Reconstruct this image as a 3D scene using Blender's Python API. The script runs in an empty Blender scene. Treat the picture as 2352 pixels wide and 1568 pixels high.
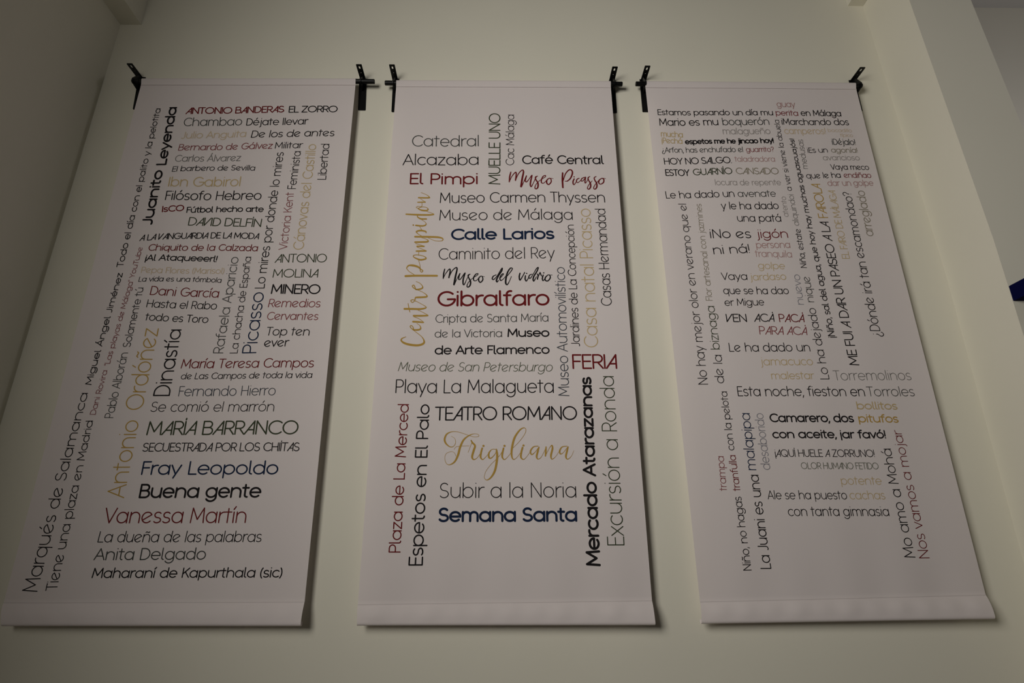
import bpy, bmesh, math, random
from mathutils import Vector, Matrix
S = bpy.context.scene
COL = S.collection
W, H, F = 2352.0, 1568.0, 1380.0

# ------------------------------------------------------------------ camera
# world: X right along the back wall, Y into the wall (wall face at y = 0), Z up, metres
CAM = Vector((0.0, -1.805, 1.60))
Zc = Vector((-21.0, 3921.0, -F)).normalized()
Xc = Vector((1.0, 0.0, -0.021)); Xc = (Xc - Zc * Xc.dot(Zc)).normalized()
Yc = Zc.cross(Xc)
RWC = Matrix((Xc, Yc, Zc))            # camera space -> world space (rows)
cd = bpy.data.cameras.new('camera'); cam = bpy.data.objects.new('camera', cd)
COL.objects.link(cam)
cam.matrix_world = Matrix.Translation(CAM) @ RWC.to_4x4()
cd.sensor_width = 36.0; cd.lens = F / W * 36.0; cd.clip_start = 0.02
S.camera = cam

# ------------------------------------------------------------------ light
wd = bpy.data.worlds.new('world'); S.world = wd; wd.use_nodes = True
bg = wd.node_tree.nodes['Background']
bg.inputs[0].default_value = (1.0, 0.97, 0.90, 1); bg.inputs[1].default_value = 0.030
def area(name, loc, aim, sx, sy, power, col, spread=180):
    l = bpy.data.lights.new(name, 'AREA'); l.shape = 'RECTANGLE'; l.size = sx; l.size_y = sy
    l.energy = power; l.color = col; l.spread = math.radians(spread)
    o = bpy.data.objects.new(name, l); COL.objects.link(o); o.location = loc
    o.rotation_euler = (Vector(aim) - Vector(loc)).to_track_quat('-Z', 'Y').to_euler()
    return o
area('daylight_from_the_left', (-1.72, -2.46, 2.6), (0.10, 0.0, 2.52), 1.8, 1.35, 29.5, (1.0, 0.965, 0.90), 96)
area('far_wall_fill', (3.6, -0.6, 3.2), (3.2, 1.6, 3.0), 0.8, 0.8, 19, (1.0, 0.96, 0.99))  # added fill to brighten the far wall; no lamp is known there
S.view_settings.view_transform = 'Standard'; S.view_settings.look = 'None'
S.view_settings.exposure = 0.0; S.view_settings.gamma = 1.0

# ------------------------------------------------------------------ helpers
def ray(px, py):
    return (RWC @ Vector((px - W / 2, -(py - H / 2), -F))).normalized()
def on_y(px, py, y):
    d = ray(px, py); return CAM + d * ((y - CAM.y) / d.y)
def on_x(px, py, x):
    d = ray(px, py); return CAM + d * ((x - CAM.x) / d.x)
def on_z(px, py, z):
    d = ray(px, py); return CAM + d * ((z - CAM.z) / d.z)

def principled(name, col, rough=0.6, spec=0.3, metal=0.0):
    m = bpy.data.materials.new(name); m.use_nodes = True
    b = m.node_tree.nodes['Principled BSDF']
    b.inputs['Base Color'].default_value = (*col, 1); b.inputs['Roughness'].default_value = rough
    b.inputs['Specular IOR Level'].default_value = spec; b.inputs['Metallic'].default_value = metal
    return m
def add_noise(m, scale, bump, dist=0.002, amount=0.0, col=None):
    nt = m.node_tree; n = nt.nodes; b = n['Principled BSDF']
    tc = n.new('ShaderNodeTexCoord'); no = n.new('ShaderNodeTexNoise')
    no.inputs['Scale'].default_value = scale; no.inputs['Detail'].default_value = 5
    nt.links.new(tc.outputs['Object'], no.inputs['Vector'])
    bp = n.new('ShaderNodeBump'); bp.inputs['Strength'].default_value = bump; bp.inputs['Distance'].default_value = dist
    nt.links.new(no.outputs['Fac'], bp.inputs['Height']); nt.links.new(bp.outputs['Normal'], b.inputs['Normal'])
    if amount:
        c = b.inputs['Base Color'].default_value[:3]
        rp = n.new('ShaderNodeValToRGB')
        rp.color_ramp.elements[0].color = (*[v * (1 - amount) for v in c], 1)
        rp.color_ramp.elements[1].color = (*[min(1, v * (1 + amount)) for v in c], 1)
        no2 = n.new('ShaderNodeTexNoise'); no2.inputs['Scale'].default_value = scale * 0.06
        nt.links.new(tc.outputs['Object'], no2.inputs['Vector'])
        nt.links.new(no2.outputs['Fac'], rp.inputs['Fac']); nt.links.new(rp.outputs['Color'], b.inputs['Base Color'])
    return m
M_WALL = add_noise(principled('painted_plaster', (0.74, 0.71, 0.605), 0.85, 0.15), 60, 0.12, 0.002, 0.02)
M_CEIL = add_noise(principled('ceiling_paint', (0.60, 0.585, 0.55), 0.9, 0.1), 60, 0.1)
M_FLOOR = add_noise(principled('floor_tile', (0.16, 0.145, 0.125), 0.5, 0.3), 8, 0.1, 0.002, 0.05)
M_FAB = add_noise(principled('banner_fabric', (0.80, 0.73, 0.72), 0.8, 0.12), 900, 0.10, 0.0006)
def translucent(m, f):
    nt = m.node_tree; n = nt.nodes; b = n['Principled BSDF']; out = n['Material Output']
    t = n.new('ShaderNodeBsdfTranslucent'); t.inputs[0].default_value = b.inputs['Base Color'].default_value
    mx = n.new('ShaderNodeMixShader'); mx.inputs[0].default_value = f
    nt.links.new(b.outputs[0], mx.inputs[1]); nt.links.new(t.outputs[0], mx.inputs[2]); nt.links.new(mx.outputs[0], out.inputs['Surface'])
translucent(M_FAB, 0.16)
M_BLK = add_noise(principled('black_powder_coat', (0.0035, 0.0035, 0.0038), 0.42, 0.22), 500, 0.1, 0.0004)
M_STEEL = principled('dull_steel_screw', (0.5, 0.5, 0.5), 0.4, 0.5, 0.8)
M_NAVY = add_noise(principled('navy_paint', (0.003, 0.004, 0.040), 0.8, 0.03), 80, 0.05)

def link(name, me, mat, parent=None, smooth=False):
    o = bpy.data.objects.new(name, me); COL.objects.link(o)
    if mat: me.materials.append(mat)
    if smooth:
        for p in me.polygons: p.use_smooth = True
    if parent: o.parent = parent
    return o
def mesh(name, verts, faces, mat, parent=None, smooth=False):
    me = bpy.data.meshes.new(name); me.from_pydata([tuple(v) for v in verts], [], faces); me.update()
    return link(name, me, mat, parent, smooth)
def from_bm(name, bm, mat, parent=None, smooth=False):
    me = bpy.data.meshes.new(name); bm.to_mesh(me); bm.free()
    return link(name, me, mat, parent, smooth)
def box(name, a, b, mat, parent=None, bevel=0.0):
    bm = bmesh.new(); bmesh.ops.create_cube(bm, size=1)
    a = Vector(a); b = Vector(b); c = (a + b) / 2; s = b - a
    for v in bm.verts: v.co = Vector((c.x + v.co.x * s.x, c.y + v.co.y * s.y, c.z + v.co.z * s.z))
    if bevel: bmesh.ops.bevel(bm, geom=bm.edges[:], offset=bevel, segments=2, affect='EDGES')
    return from_bm(name, bm, mat, parent)
def structure(o): o['kind'] = 'structure'; return o
def empty(name, loc, label, cat, group=None):
    o = bpy.data.objects.new(name, None); COL.objects.link(o); o.location = loc; o.empty_display_size = 0.05
    o['label'] = label; o['category'] = cat
    if group: o['group'] = group
    return o

# ------------------------------------------------------------------ room
def line(pts, n):                       # (z, value) samples -> value at z, least-squares straight line
    zs = [p[0] for p in pts]; vs = [p[1] for p in pts]; mz = sum(zs) / len(zs); mv = sum(vs) / len(vs)
    k = sum((z - mz) * (v - mv) for z, v in zip(zs, vs)) / sum((z - mz) ** 2 for z in zs)
    return lambda z: mv + k * (min(max(z, min(zs) - n), max(zs) + n) - mz)
# the plastered corners are a little out of plumb
XLf = line([(p.z, p.x) for p in (on_y(a, b, 0.0) for a, b in ((275, 63), (235, 201), (172, 401), (120, 574), (75, 717), (29, 895)))], 0.4)
XRf = line([(p.z, p.x) for p in (on_y(a, b, 0.0) for a, b in ((1982, 18), (2050, 230), (2108, 415), (2171, 631)))], 0.0)
YEf = line([(p.z, p.y) for p in (on_x(a, b, XRf(on_x(a, b, XRf(on_x(a, b, XRf(2.6)).z)).z)) for a, b in ((2089, 0), (2229, 398), (2262, 500), (2352, 768)))], 0.3)
XEf = line([(p.z, p.x) for p in (on_y(a, b, YEf(on_y(a, b, YEf(3.2)).z)) for a, b in ((2230, 0), (2290, 148), (2352, 300)))], 0.2)
XL, XR, YE, XE = XLf(2.6), XRf(2.6), YEf(2.6), XEf(3.0)
ZT = 4.6
def loft(name, corner, z0=0.0, z1=None, n=24):
    z1 = z1 or ZT; vs = []; fs = []
    for k in range(n + 1):
        z = z0 + (z1 - z0) * k / n; vs += [(x, y, z) for x, y in corner(z)]
    for k in range(n):
        for c in range(4):
            a = 4 * k + c; b = 4 * k + (c + 1) % 4; fs.append((a, b, b + 4, a + 4))
    fs += [(3, 2, 1, 0), tuple(4 * n + c for c in range(4))]
    return mesh(name, vs, fs, M_WALL)
LEND = -1.93
structure(box('wall_back', (XL - 0.2, 0, 0), (XE + 0.02, 0.2, ZT), M_WALL))
structure(loft('wall_left', lambda z: ((XL - 0.2, LEND), (XLf(z), LEND), (XLf(z), 0), (XL - 0.2, 0))))
structure(loft('wall_right', lambda z: ((XRf(z), YEf(z)), (XEf(z), YEf(z)), (XEf(z), 0), (XRf(z), 0))))
structure(box('floor', (-7, -7, -0.1), (9, 4, 0), M_FLOOR))
# the space beyond the end of the right wall
YF = 1.6
zc = on_y(2300, 18, YF).z
structure(box('wall_far', (XE, YF, 0), (XE + 6, YF + 0.2, zc + 0.05), M_WALL))
structure(box('ceiling', (XE, -4.5, zc), (XE + 6, YF, zc + 0.2), M_CEIL))
# the two boxed-in beams running from the back wall along the side walls
zl = on_y(300, 57, 0).z; zr = on_y(1965, 14, 0).z
xa, xb = on_y(325, 57, 0).x, on_y(1947, 14, 0).x
structure(loft('trim_1', lambda z: ((XLf(z), LEND), (xa, LEND), (xa, 0), (XLf(z), 0)), zl, None, 2))
structure(loft('trim_2', lambda z: ((xb, YEf(z)), (XRf(z), YEf(z)), (XRf(z), 0), (xb, 0)), zr, None, 2))

# ------------------------------------------------------------------ banners
OFF = 0.036                                    # fabric hangs this far in front of the wall
def wave(seed, x, z, u, v):                    # soft vertical ripples, metres towards the room
    a = 0.0011 * math.sin(9 * u + seed) + 0.0006 * math.sin(23 * u + 2.1 * seed + 3 * v)
    b = 0.0016 * math.sin(31 * u + seed * 3) * max(0.0, (v - 0.80) / 0.2) ** 1.5
    return a * min(1, v * 8) + b * (1 - max(0, (v - .955) / .045) if v > .955 else 1)
class Banner:
    def __init__(s, label, TL, TR, SL, SR, BL, BR, seed, outL, outR):
        s.seed = seed
        s.TL, s.TR, s.SL, s.SR = [on_y(*p, -OFF) for p in (TL, TR, SL, SR)]
        s.BL, s.BR = on_y(*BL, -OFF - outL), on_y(*BR, -OFF - outR)
        s.root = empty('hanging_banner', ((s.TL.x + s.TR.x) / 2, -OFF, s.BL.z), label, 'banner', 'printed banners on the wall')
        s.inv = s.root.location
        s.build()
    def uv(s, P):
        v = (s.TL.z + (s.TR.z - s.TL.z) * 0.5 - P.z) / ((s.TL.z + s.TR.z) / 2 - (s.BL.z + s.BR.z) / 2)
        t = max(0, min(1, v / 0.965)); l = s.TL.x + (s.SL.x - s.TL.x) * t; r = s.TR.x + (s.SR.x - s.TR.x) * t
        return (P.x - l) / (r - l), v
    def surf(s, P, eps=0.0):                   # point of the hanging plane -> point on the rippled cloth
        u, v = s.uv(P)
        return Vector((P.x, P.y - wave(s.seed, P.x, P.z, u, v) - eps, P.z)) - s.inv
    def build(s):
        NU, NV, NH = 72, 150, 12
        rows = []
        hgt = s.TL.z - s.SL.z
        rr = 0.0100                            # rod radius + cloth: the sleeve round the top rod
        for k in range(9):                     # sleeve: back of the rod, over the top, to the front
            a = math.radians(-60 + k * 150 / 8)
            rows.append(('s', a))
        v_s = 0.026 / hgt
        for j in range(NV + 1): rows.append(('f', v_s + (1 - v_s) * j / NV))
        for j in range(1, NH + 1): rows.append(('h', j / NH))
        for k in range(1, 8): rows.append(('r', k / 7))
        verts = []
        for kind, t in rows:
            for i in range(NU + 1):
                u = i / NU
                T = s.TL.lerp(s.TR, u); B = s.SL.lerp(s.SR, u); E = s.BL.lerp(s.BR, u)
                if kind == 's':
                    c = T + Vector((0, 0.004, -rr))
                    P = c + Vector((0, -math.sin(t) * rr, math.cos(t) * rr)); P -= s.inv
                elif kind == 'f':
                    P = T.lerp(B, t)
                    P = s.surf(P)
                    d = t * hgt
                    if d < 0.034: P.y -= 0.0012 * (1 - (d / 0.034) ** 2) + 0.0009 * (0.0265 < d < 0.0335) * -1
                elif kind == 'h':
                    P = B.lerp(E, t); P.y -= 0.004 * math.sin(math.pi * t) + 0.0012
                    P = P - s.inv; P.y -= wave(s.seed, 0, 0, u, .965) * (1 - t)
                    P.y += 0.0010 * (math.sin(40 * u + s.seed) * 0.6 + math.sin(71 * u)) * math.sin(math.pi * t)
                else:
                    a = t * math.pi * 0.95; r = 0.0075
                    P = E + Vector((0, r * (1 - math.cos(a)) - 0.0012, -r * math.sin(a) + (0.004 * max(0, t - .8) * 5))) - s.inv
                verts.append(P)
        n = NU + 1
        faces = [(j * n + i, j * n + i + 1, (j + 1) * n + i + 1, (j + 1) * n + i) for j in range(len(rows) - 1) for i in range(NU)]
        o = mesh('fabric', verts, faces, M_FAB, s.root, True)
        s.fabric = o
        # stitched seam line above the bottom hem
        for nm, hem in (('hem_seam', True), ('sleeve_seam', False)):
            vs = []
            for i in range(121):
                u = i / 120; P = s.SL.lerp(s.SR, u) if hem else s.TL.lerp(s.TR, u).lerp(s.SL.lerp(s.SR, u), 0.031 / hgt)
                Q = s.surf(P); Q.y -= 0.0004 if hem else 0.0008
                vs += [Q + Vector((0, -0.0005, 0.0007)), Q + Vector((0, -0.0010, -0.0006))]
            fs = [(2 * i, 2 * i + 1, 2 * i + 3, 2 * i + 2) for i in range(120)]
            mesh(nm, vs, fs, M_SEAM, s.root)
M_SEAM = principled('seam_thread', (0.60, 0.54, 0.53), 0.8, 0.1)

B1 = Banner('tall white banner beside the dark left wall, with a large upright gold name',
            (328, 180), (818, 180), (9, 1384), (700, 1382), (3, 1431), (691, 1431), 0.4, 0.012, 0.016)
B2 = Banner('tall white banner between the two others, with big gold handwritten words and navy bold words',
            (911, 184), (1402, 186), (822, 1388), (1498, 1379), (820, 1430), (1505, 1429), 1.9, 0.010, 0.016)
B3 = Banner('tall white banner beside the bright right wall, with many small faded phrases near its top',
            (1481, 186), (1963, 190), (1608, 1382), (2264, 1366), (1611, 1426), (2285, 1415), 3.3, 0.010, 0.020)

# ------------------------------------------------------------------ brackets
def cyl_x(bm, c, r, x0, x1, n=28, taper=1.0):
    a = [bm.verts.new((x0, c[0] + r * math.cos(2 * math.pi * i / n), c[1] + r * math.sin(2 * math.pi * i / n))) for i in range(n)]
    b = [bm.verts.new((x1, c[0] + taper * r * math.cos(2 * math.pi * i / n), c[1] + taper * r * math.sin(2 * math.pi * i / n))) for i in range(n)]
    for i in range(n): bm.faces.new((a[i], a[(i + 1) % n], b[(i + 1) % n], b[i]))
    bm.faces.new(a[::-1]); bm.faces.new(b)
    bmesh.ops.recalc_face_normals(bm, faces=bm.faces[:])
def slotted_arm(name, w, l, t, holes, parent):
    """flat flange in the XY plane from y = 0 to y = -l with slots cut right through"""
    bm = bmesh.new()
    rc = 0.0022
    def ring(cx, cy, hx, hy, r, n=5):
        pts = []
        for (sx, sy, a0) in ((1, 1, 0), (-1, 1, 90), (-1, -1, 180), (1, -1, 270)):
            for k in range(n + 1):
                a = math.radians(a0 + 90 * k / n)
                pts.append((cx + sx * (hx - r) + r * math.cos(a), cy + sy * (hy - r) + r * math.sin(a)))
        return pts
    loops = [ring(0, -l / 2, w / 2, l / 2, rc)] + [ring(0, cy, hx, hy, min(hx, hy) * 0.98) for (cy, hx, hy) in holes]
    edges = []
    for lp in loops:
        vs = [bm.verts.new((x, y, 0)) for x, y in lp]
        edges += [bm.edges.new((vs[i], vs[(i + 1) % len(vs)])) for i in range(len(vs))]
    bmesh.ops.triangle_fill(bm, use_beauty=True, use_dissolve=False, edges=edges)
    # drop any triangle that fell inside a hole
    for f in bm.faces[:]:
        c = f.calc_center_median()
        for (cy, hx, hy) in holes:
            if abs(c.x) < hx * 0.8 and abs(c.y - cy) < hy * 0.8: bm.faces.remove(f); break
    r = bmesh.ops.extrude_face_region(bm, geom=bm.faces[:])
    bmesh.ops.translate(bm, verts=[v for v in r['geom'] if isinstance(v, bmesh.types.BMVert)], vec=(0, 0, t))
    bmesh.ops.recalc_face_normals(bm, faces=bm.faces[:])
    return from_bm(name, bm, M_BLK, parent)
def bracket(label, xp, leg_bottom, arm_dx, side, shaft_out, leg_w, corner, armlen, twist=0.0):
    """xp: pixel of the middle of the bend at the wall; side = -1 when the free side is to the left"""
    A = on_y(xp[0], xp[1], 0.0); L = on_y(leg_bottom[0], leg_bottom[1], 0.0)
    root = empty('blind_bracket', A, label, 'bracket', 'black banner brackets')
    t = 0.0026; w = leg_w
    # wall plate: a flat bar against the wall, rounded lower end
    bm = bmesh.new(); h = A.z - L.z
    pts = [(-w / 2, 0.0), (-w / 2, -h + 0.002), (-w / 2 + 0.002, -h), (w / 2 - 0.002, -h), (w / 2, -h + 0.002), (w / 2, 0.0)]
    dx = (L.x - A.x)
    fr = [bm.verts.new((x + dx * (-z / h), -t, z)) for x, z in pts]; bk = [bm.verts.new((x + dx * (-z / h), -0.0002, z)) for x, z in pts]
    bm.faces.new(fr); bm.faces.new(bk[::-1])
    for i in range(len(pts)): bm.faces.new((fr[i], bk[i], bk[(i + 1) % len(pts)], fr[(i + 1) % len(pts)]))
    bmesh.ops.recalc_face_normals(bm, faces=bm.faces[:])
    from_bm('wall_plate', bm, M_BLK, root)
    # arm: the perforated flange that stands out from the wall
    arm = slotted_arm('arm', 0.0205, armlen, t, [(-armlen * 0.80, 0.0030, 0.0068), (-armlen * 0.46, 0.0017, 0.0022)], root)
    arm.location = (arm_dx, 0, -t); arm.rotation_euler = (0, 0, twist)
    # holder: rounded cheek with the round socket that carries the banner rod
    rz = corner.z - 0.0100 - A.z; ry = -OFF + 0.004      # the axis of the rod inside the banner's sleeve
    bm = bmesh.new()
    n = 24; prof = []
    for k in range(n + 1):
        a = math.radians(-215 + 250 * k / n)
        prof.append((ry + 0.0135 * math.cos(a + math.pi), rz + 0.0135 * math.sin(a + math.pi) * -1))
    prof += [(-t, -t), (-t, rz - 0.018), (ry * 0.55, -t)]
    # convex hull of the profile keeps the cheek a clean rounded plate
    P2 = sorted(set((round(a, 6), round(b, 6)) for a, b in prof))
    def hull(p):
        def half(pp):
            o = []
            for q in pp:
                while len(o) > 1 and (o[-1][0] - o[-2][0]) * (q[1] - o[-2][1]) - (o[-1][1] - o[-2][1]) * (q[0] - o[-2][0]) <= 0: o.pop()
                o.append(q)
            return o
        a, b = half(p), half(p[::-1]); return a[:-1] + b[:-1]
    hp = hull(P2)
    xo = -0.0016 + side * 0.002 
    f1 = [bm.verts.new((xo, y, z)) for y, z in hp]; f2 = [bm.verts.new((xo + 0.0032, y, z)) for y, z in hp]
    bm.faces.new(f1); bm.faces.new(f2[::-1])
    for i in range(len(hp)): bm.faces.new((f1[i], f2[i], f2[(i + 1) % len(hp)], f1[(i + 1) % len(hp)]))
    bmesh.ops.recalc_face_normals(bm, faces=bm.faces[:])
    from_bm('rod_holder', bm, M_BLK, root)
    bm = bmesh.new(); cyl_x(bm, (ry, rz), 0.0087, side * -0.020, side * shaft_out)
    bmesh.ops.bevel(bm, geom=[e for e in bm.edges if len(e.link_faces) == 2 and min(len(f.verts) for f in e.link_faces) == 4 and max(len(f.verts) for f in e.link_faces) > 4], offset=0.0012, segments=2, affect='EDGES')
    for f in bm.faces: f.smooth = len(f.verts) == 4
    o = from_bm('rod_end', bm, M_BLK, root)
    sh = o.modifiers.new('crisp_ends', 'EDGE_SPLIT'); sh.split_angle = math.radians(40)
    return root
bracket('black metal bracket at the upper left corner of the banner by the dark wall', (327, 178), (314, 252), -0.008, -1, 0.009, 0.026, B1.TL, 0.069)
bracket('black metal bracket with the longest rod end, right top corner of the leftmost banner', (834, 182), (831, 254), 0.0, 1, 0.052, 0.0275, B1.TR, 0.074)
bracket('black metal bracket at the upper left corner of the middle banner', (910, 182), (906.5, 258), -0.004, -1, 0.033, 0.023, B2.TL, 0.073)
bracket('black metal bracket at the upper right corner of the middle banner', (1405, 185), (1410, 260), 0.0, 1, 0.031, 0.0215, B2.TR, 0.070)
bracket('black metal bracket at the upper left corner of the rightmost banner', (1476, 183), (1483, 258), 0.003, -1, 0.037, 0.024, B3.TL, 0.070)
bracket('black metal bracket at the upper right corner of the rightmost banner', (1956, 185), (1973.5, 256), 0.004, 1, 0.010, 0.024, B3.TR, 0.068)

# ------------------------------------------------------------------ blue box on the end of the right wall
YB = YEf(on_y(2322, 675, YE).z)
pb = on_y(2327, 691, YB); pt = on_y(2317, 657, YB)
pb.x = max(pb.x, XRf(pb.z) + 0.0008)
nb = empty('wall_box', (pb.x + 0.15, YB, pb.z), 'dark navy blue box jutting out from the wall end at the far right', 'box')
hb = pt.z - pb.z; xe = XEf(pb.z) - 0.006 - nb.location.x
box('casing', (pb.x - nb.location.x, -0.20, 0), (xe, -0.002, hb), M_NAVY, nb)
box('back_plate', (pb.x - nb.location.x + 0.0005, -0.002, 0.0005), (xe - 0.001, 0.0, hb - 0.0005), M_NAVY, nb)

# ------------------------------------------------------------------ lettering: a single-line round-ended alphabet
X = 7.2
def arc(cx, cy, rx, ry, a0, a1, n=None):
    n = n or max(4, int(abs(a1 - a0) / 15))
    return [(cx + rx * math.cos(math.radians(a0 + (a1 - a0) * i / n)), cy + ry * math.sin(math.radians(a0 + (a1 - a0) * i / n))) for i in range(n + 1)]
R = X / 2
def O_(): return arc(R, R, R, R, 0, 360, 28)
def dot(x, y): return [(x, y), (x + 0.02, y)]
G = {}      # char -> (width, left bearing, right bearing, strokes)
def g(c, w, l, r, *st): G[c] = (w, l, r, list(st))
g('a', X, .8, 1.1, O_(), [(X, X), (X, 0)])
g('b', X, 1.1, .8, O_(), [(0, 10.3), (0, 0)])
g('c', 6.2, .8, .6, arc(R, R, R, R, 48, 312))
g('d', X, .8, 1.1, O_(), [(X, 10.3), (X, 0)])
g('e', X, .8, .7, [(0, R), (X, R)] , arc(R, R, R, R, 0, 315))
g('e/', X, .8, .7, arc(R, R, R, R, 32, 318), [(R + R * math.cos(math.radians(32)), R + R * math.sin(math.radians(32))), (R - R * math.cos(math.radians(32)), R - R * math.sin(math.radians(32)))])
g('f', 4.4, .4, .3, [(1.7, 0), (1.7, 8)] + arc(3.9, 8, 2.2, 2.3, 180, 75)[1:], [(0, X), (4, X)])
g('g', X, .8, 1.1, O_(), [(X, X), (X, 0.2)] + arc(R, 0.2, R, 3.4, 0, -150)[1:])
g('h', 6.6, 1.1, 1.0, [(0, 10.3), (0, 0)], [(0, 3.6)] + arc(3.3, 3.9, 3.3, 3.3, 180, 0)[1:] + [(6.6, 0)])
g('i', 0, 1.2, 1.2, [(0, X), (0, 0)], dot(0, 9.9))
g('ı', 0, 1.2, 1.2, [(0, X), (0, 0)])
g('j', 1.6, .8, 1.2, [(1.6, X), (1.6, -1.2)] + arc(-0.2, -1.2, 1.8, 1.8, 0, -80)[1:], dot(1.6, 9.9))
g('k', 5.6, 1.1, .4, [(0, 10.3), (0, 0)], [(5.2, X), (0, 2.6)], [(2, 4.4), (5.6, 0)])
g('l', 0, 1.2, 1.2, [(0, 10.3), (0, 0)])
g('l)', 1.5, 1.1, .5, [(0, 10.3), (0, 1.5)] + arc(1.5, 1.5, 1.5, 1.5, 180, 270)[1:])
g('m', 10.6, 1.1, 1.0, [(0, X), (0, 0)], [(0, 4.2)] + arc(2.65, 4.5, 2.65, 2.7, 180, 0)[1:] + [(5.3, 0)], [(5.3, 4.4)] + arc(7.95, 4.5, 2.65, 2.7, 180, 0)[1:] + [(10.6, 0)])
g('n', 6.6, 1.1, 1.0, [(0, X), (0, 0)], [(0, 3.6)] + arc(3.3, 3.9, 3.3, 3.3, 180, 0)[1:] + [(6.6, 0)])
g('o', X, .8, .8, O_())
g('p', X, 1.1, .8, O_(), [(0, X), (0, -3)])
g('q', X, .8, 1.1, O_(), [(X, X), (X, -3)])
g('r', 3.6, 1.1, .3, [(0, X), (0, 0)], [(0, 3.8)] + arc(3.2, 4.0, 3.2, 3.2, 180, 78)[1:])
g('s', 5.0, .7, .7, arc(2.55, 5.35, 2.25, 1.85, 35, 262) + arc(2.45, 1.75, 2.5, 1.75, 82, -145)[1:])
g('t', 4.2, .4, .5, [(1.8, 9.6), (1.8, 0)], [(0, X), (4.2, X)])
g('t)', 4.4, .4, .4, [(1.8, 9.6), (1.8, 1.6)] + arc(3.4, 1.6, 1.6, 1.6, 180, 275)[1:], [(0, X), (4.2, X)])
g('u', 6.6, 1.0, 1.1, [(0, X), (0, 3.3)] + arc(3.3, 3.3, 3.3, 3.3, 180, 360)[1:] + [(6.6, X)], [(6.6, X), (6.6, 0)])
g('v', 6.2, .4, .4, [(0, X), (3.1, 0), (6.2, X)])
g('x', 5.8, .4, .4, [(0, X), (5.8, 0)], [(0, 0), (5.8, X)])
g('y', 6.4, .4, .4, [(0, X), (3.3, 0)], [(6.4, X), (2.0, -3.0)])
g('z', 5.4, .6, .6, [(0, X), (5.4, X), (0, 0), (5.4, 0)])
g('A', 8.2, .4, .4, [(0, 0), (4.1, 10), (8.2, 0)], [(1.35, 3.3), (6.85, 3.3)])
g('A/', 6.2, .3, 1.0, [(0, 0), (6.2, 10), (6.2, 0)], [(2.0, 3.3), (6.2, 3.3)])
g('B', 6.4, 1.2, .7, [(0, 0), (0, 10), (3.4, 10)] + arc(3.4, 7.65, 2.35, 2.35, 90, -90)[1:] + [(0, 5.3)], [(3.4, 5.3)] + arc(3.75, 2.65, 2.65, 2.65, 90, -90) + [(0, 0)])
g('C', 8.6, .9, .5, arc(5, 5, 5, 5, 45, 315))
g('D', 7.4, 1.2, .8, [(0, 0), (0, 10), (2.6, 10)] + arc(2.6, 5, 4.8, 5, 90, -90)[1:] + [(0, 0)])
g('E', 5.2, 1.2, .6, [(5.2, 10), (0, 10), (0, 0), (5.2, 0)], [(0, 5.2), (4.7, 5.2)])
g('F', 5.0, 1.2, .4, [(5.0, 10), (0, 10), (0, 0)], [(0, 5.2), (4.4, 5.2)])
g('G', 9.4, .9, .9, arc(5, 5, 5, 5, 45, 355), [(9.9, 4.6), (5.6, 4.6)])
g('H', 7, 1.2, 1.2, [(0, 10), (0, 0)], [(7, 10), (7, 0)], [(0, 5.1), (7, 5.1)])
g('I', 0, 1.2, 1.2, [(0, 10), (0, 0)])
g('J', 4.2, .5, 1.2, [(4.2, 10), (4.2, 2.4)] + arc(1.9, 2.4, 2.3, 2.4, 0, -125)[1:])
g('K', 6.4, 1.2, .3, [(0, 10), (0, 0)], [(6.0, 10), (0, 3.6)], [(2.2, 6.0), (6.4, 0)])
g('L', 5.0, 1.2, .4, [(0, 10), (0, 0), (5.0, 0)])
g('M', 9.2, 1.0, 1.0, [(0, 0), (0.6, 10), (4.6, 2.2), (8.6, 10), (9.2, 0)])
g('N', 7, 1.2, 1.2, [(0, 0), (0, 10), (7, 0), (7, 10)])
g('O', 10, .9, .9, arc(5, 5, 5, 5, 0, 360, 32))
g('P', 5.8, 1.2, .5, [(0, 0), (0, 10), (3.0, 10)] + arc(3.0, 7.2, 2.8, 2.8, 90, -90)[1:] + [(0, 4.4)])
g('Q', 10, .9, .9, arc(5, 5, 5, 5, 0, 360, 32), [(5.6, 3.2), (9.2, -0.4)])
g('R', 6.0, 1.2, .4, [(0, 0), (0, 10), (3.0, 10)] + arc(3.0, 7.2, 2.8, 2.8, 90, -90)[1:] + [(0, 4.4)], [(2.8, 4.4), (6.0, 0)])
g('S', 6.2, .8, .8, arc(3.1, 7.45, 2.8, 2.55, 35, 262) + arc(3.0, 2.45, 3.1, 2.45, 84, -150)[1:])
g('T', 6.6, .4, .4, [(0, 10), (6.6, 10)], [(3.3, 10), (3.3, 0)])
g('U', 6.8, 1.2, 1.2, [(0, 10), (0, 3.4)] + arc(3.4, 3.4, 3.4, 3.4, 180, 360)[1:] + [(6.8, 10)])
g('V', 7.8, .3, .3, [(0, 10), (3.9, 0), (7.8, 10)])
g('V/', 6.2, .8, .2, [(0, 10), (0.2, 0), (6.2, 10)])
g('Y', 7.2, .2, .2, [(0, 10), (3.6, 4.6), (7.2, 10)], [(3.6, 4.6), (3.6, 0)])
g('Z', 6.6, .6, .6, [(0, 10), (6.6, 10), (0, 0), (6.6, 0)])
g('.', 0, .9, .9, dot(0, .2)); g(',', .8, .6, .8, [(0.8, .4), (0, -1.8)])
g('¦', 0, 1.2, 1.2, [(0, X), (0, 0)], dot(0, 9.8)); g('!', 0, 1.1, 1.1, [(0, 10), (0, 2.8)], dot(0, .2)); g('¡', 0, 1.1, 1.1, [(0, 7.0), (0, -2.6)], dot(0, 9.6))
g('?', 5, .7, .7, arc(2.5, 7.6, 2.5, 2.4, 170, -60) + [(2.5, 4.0), (2.5, 2.6)], dot(2.5, .2))
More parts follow.
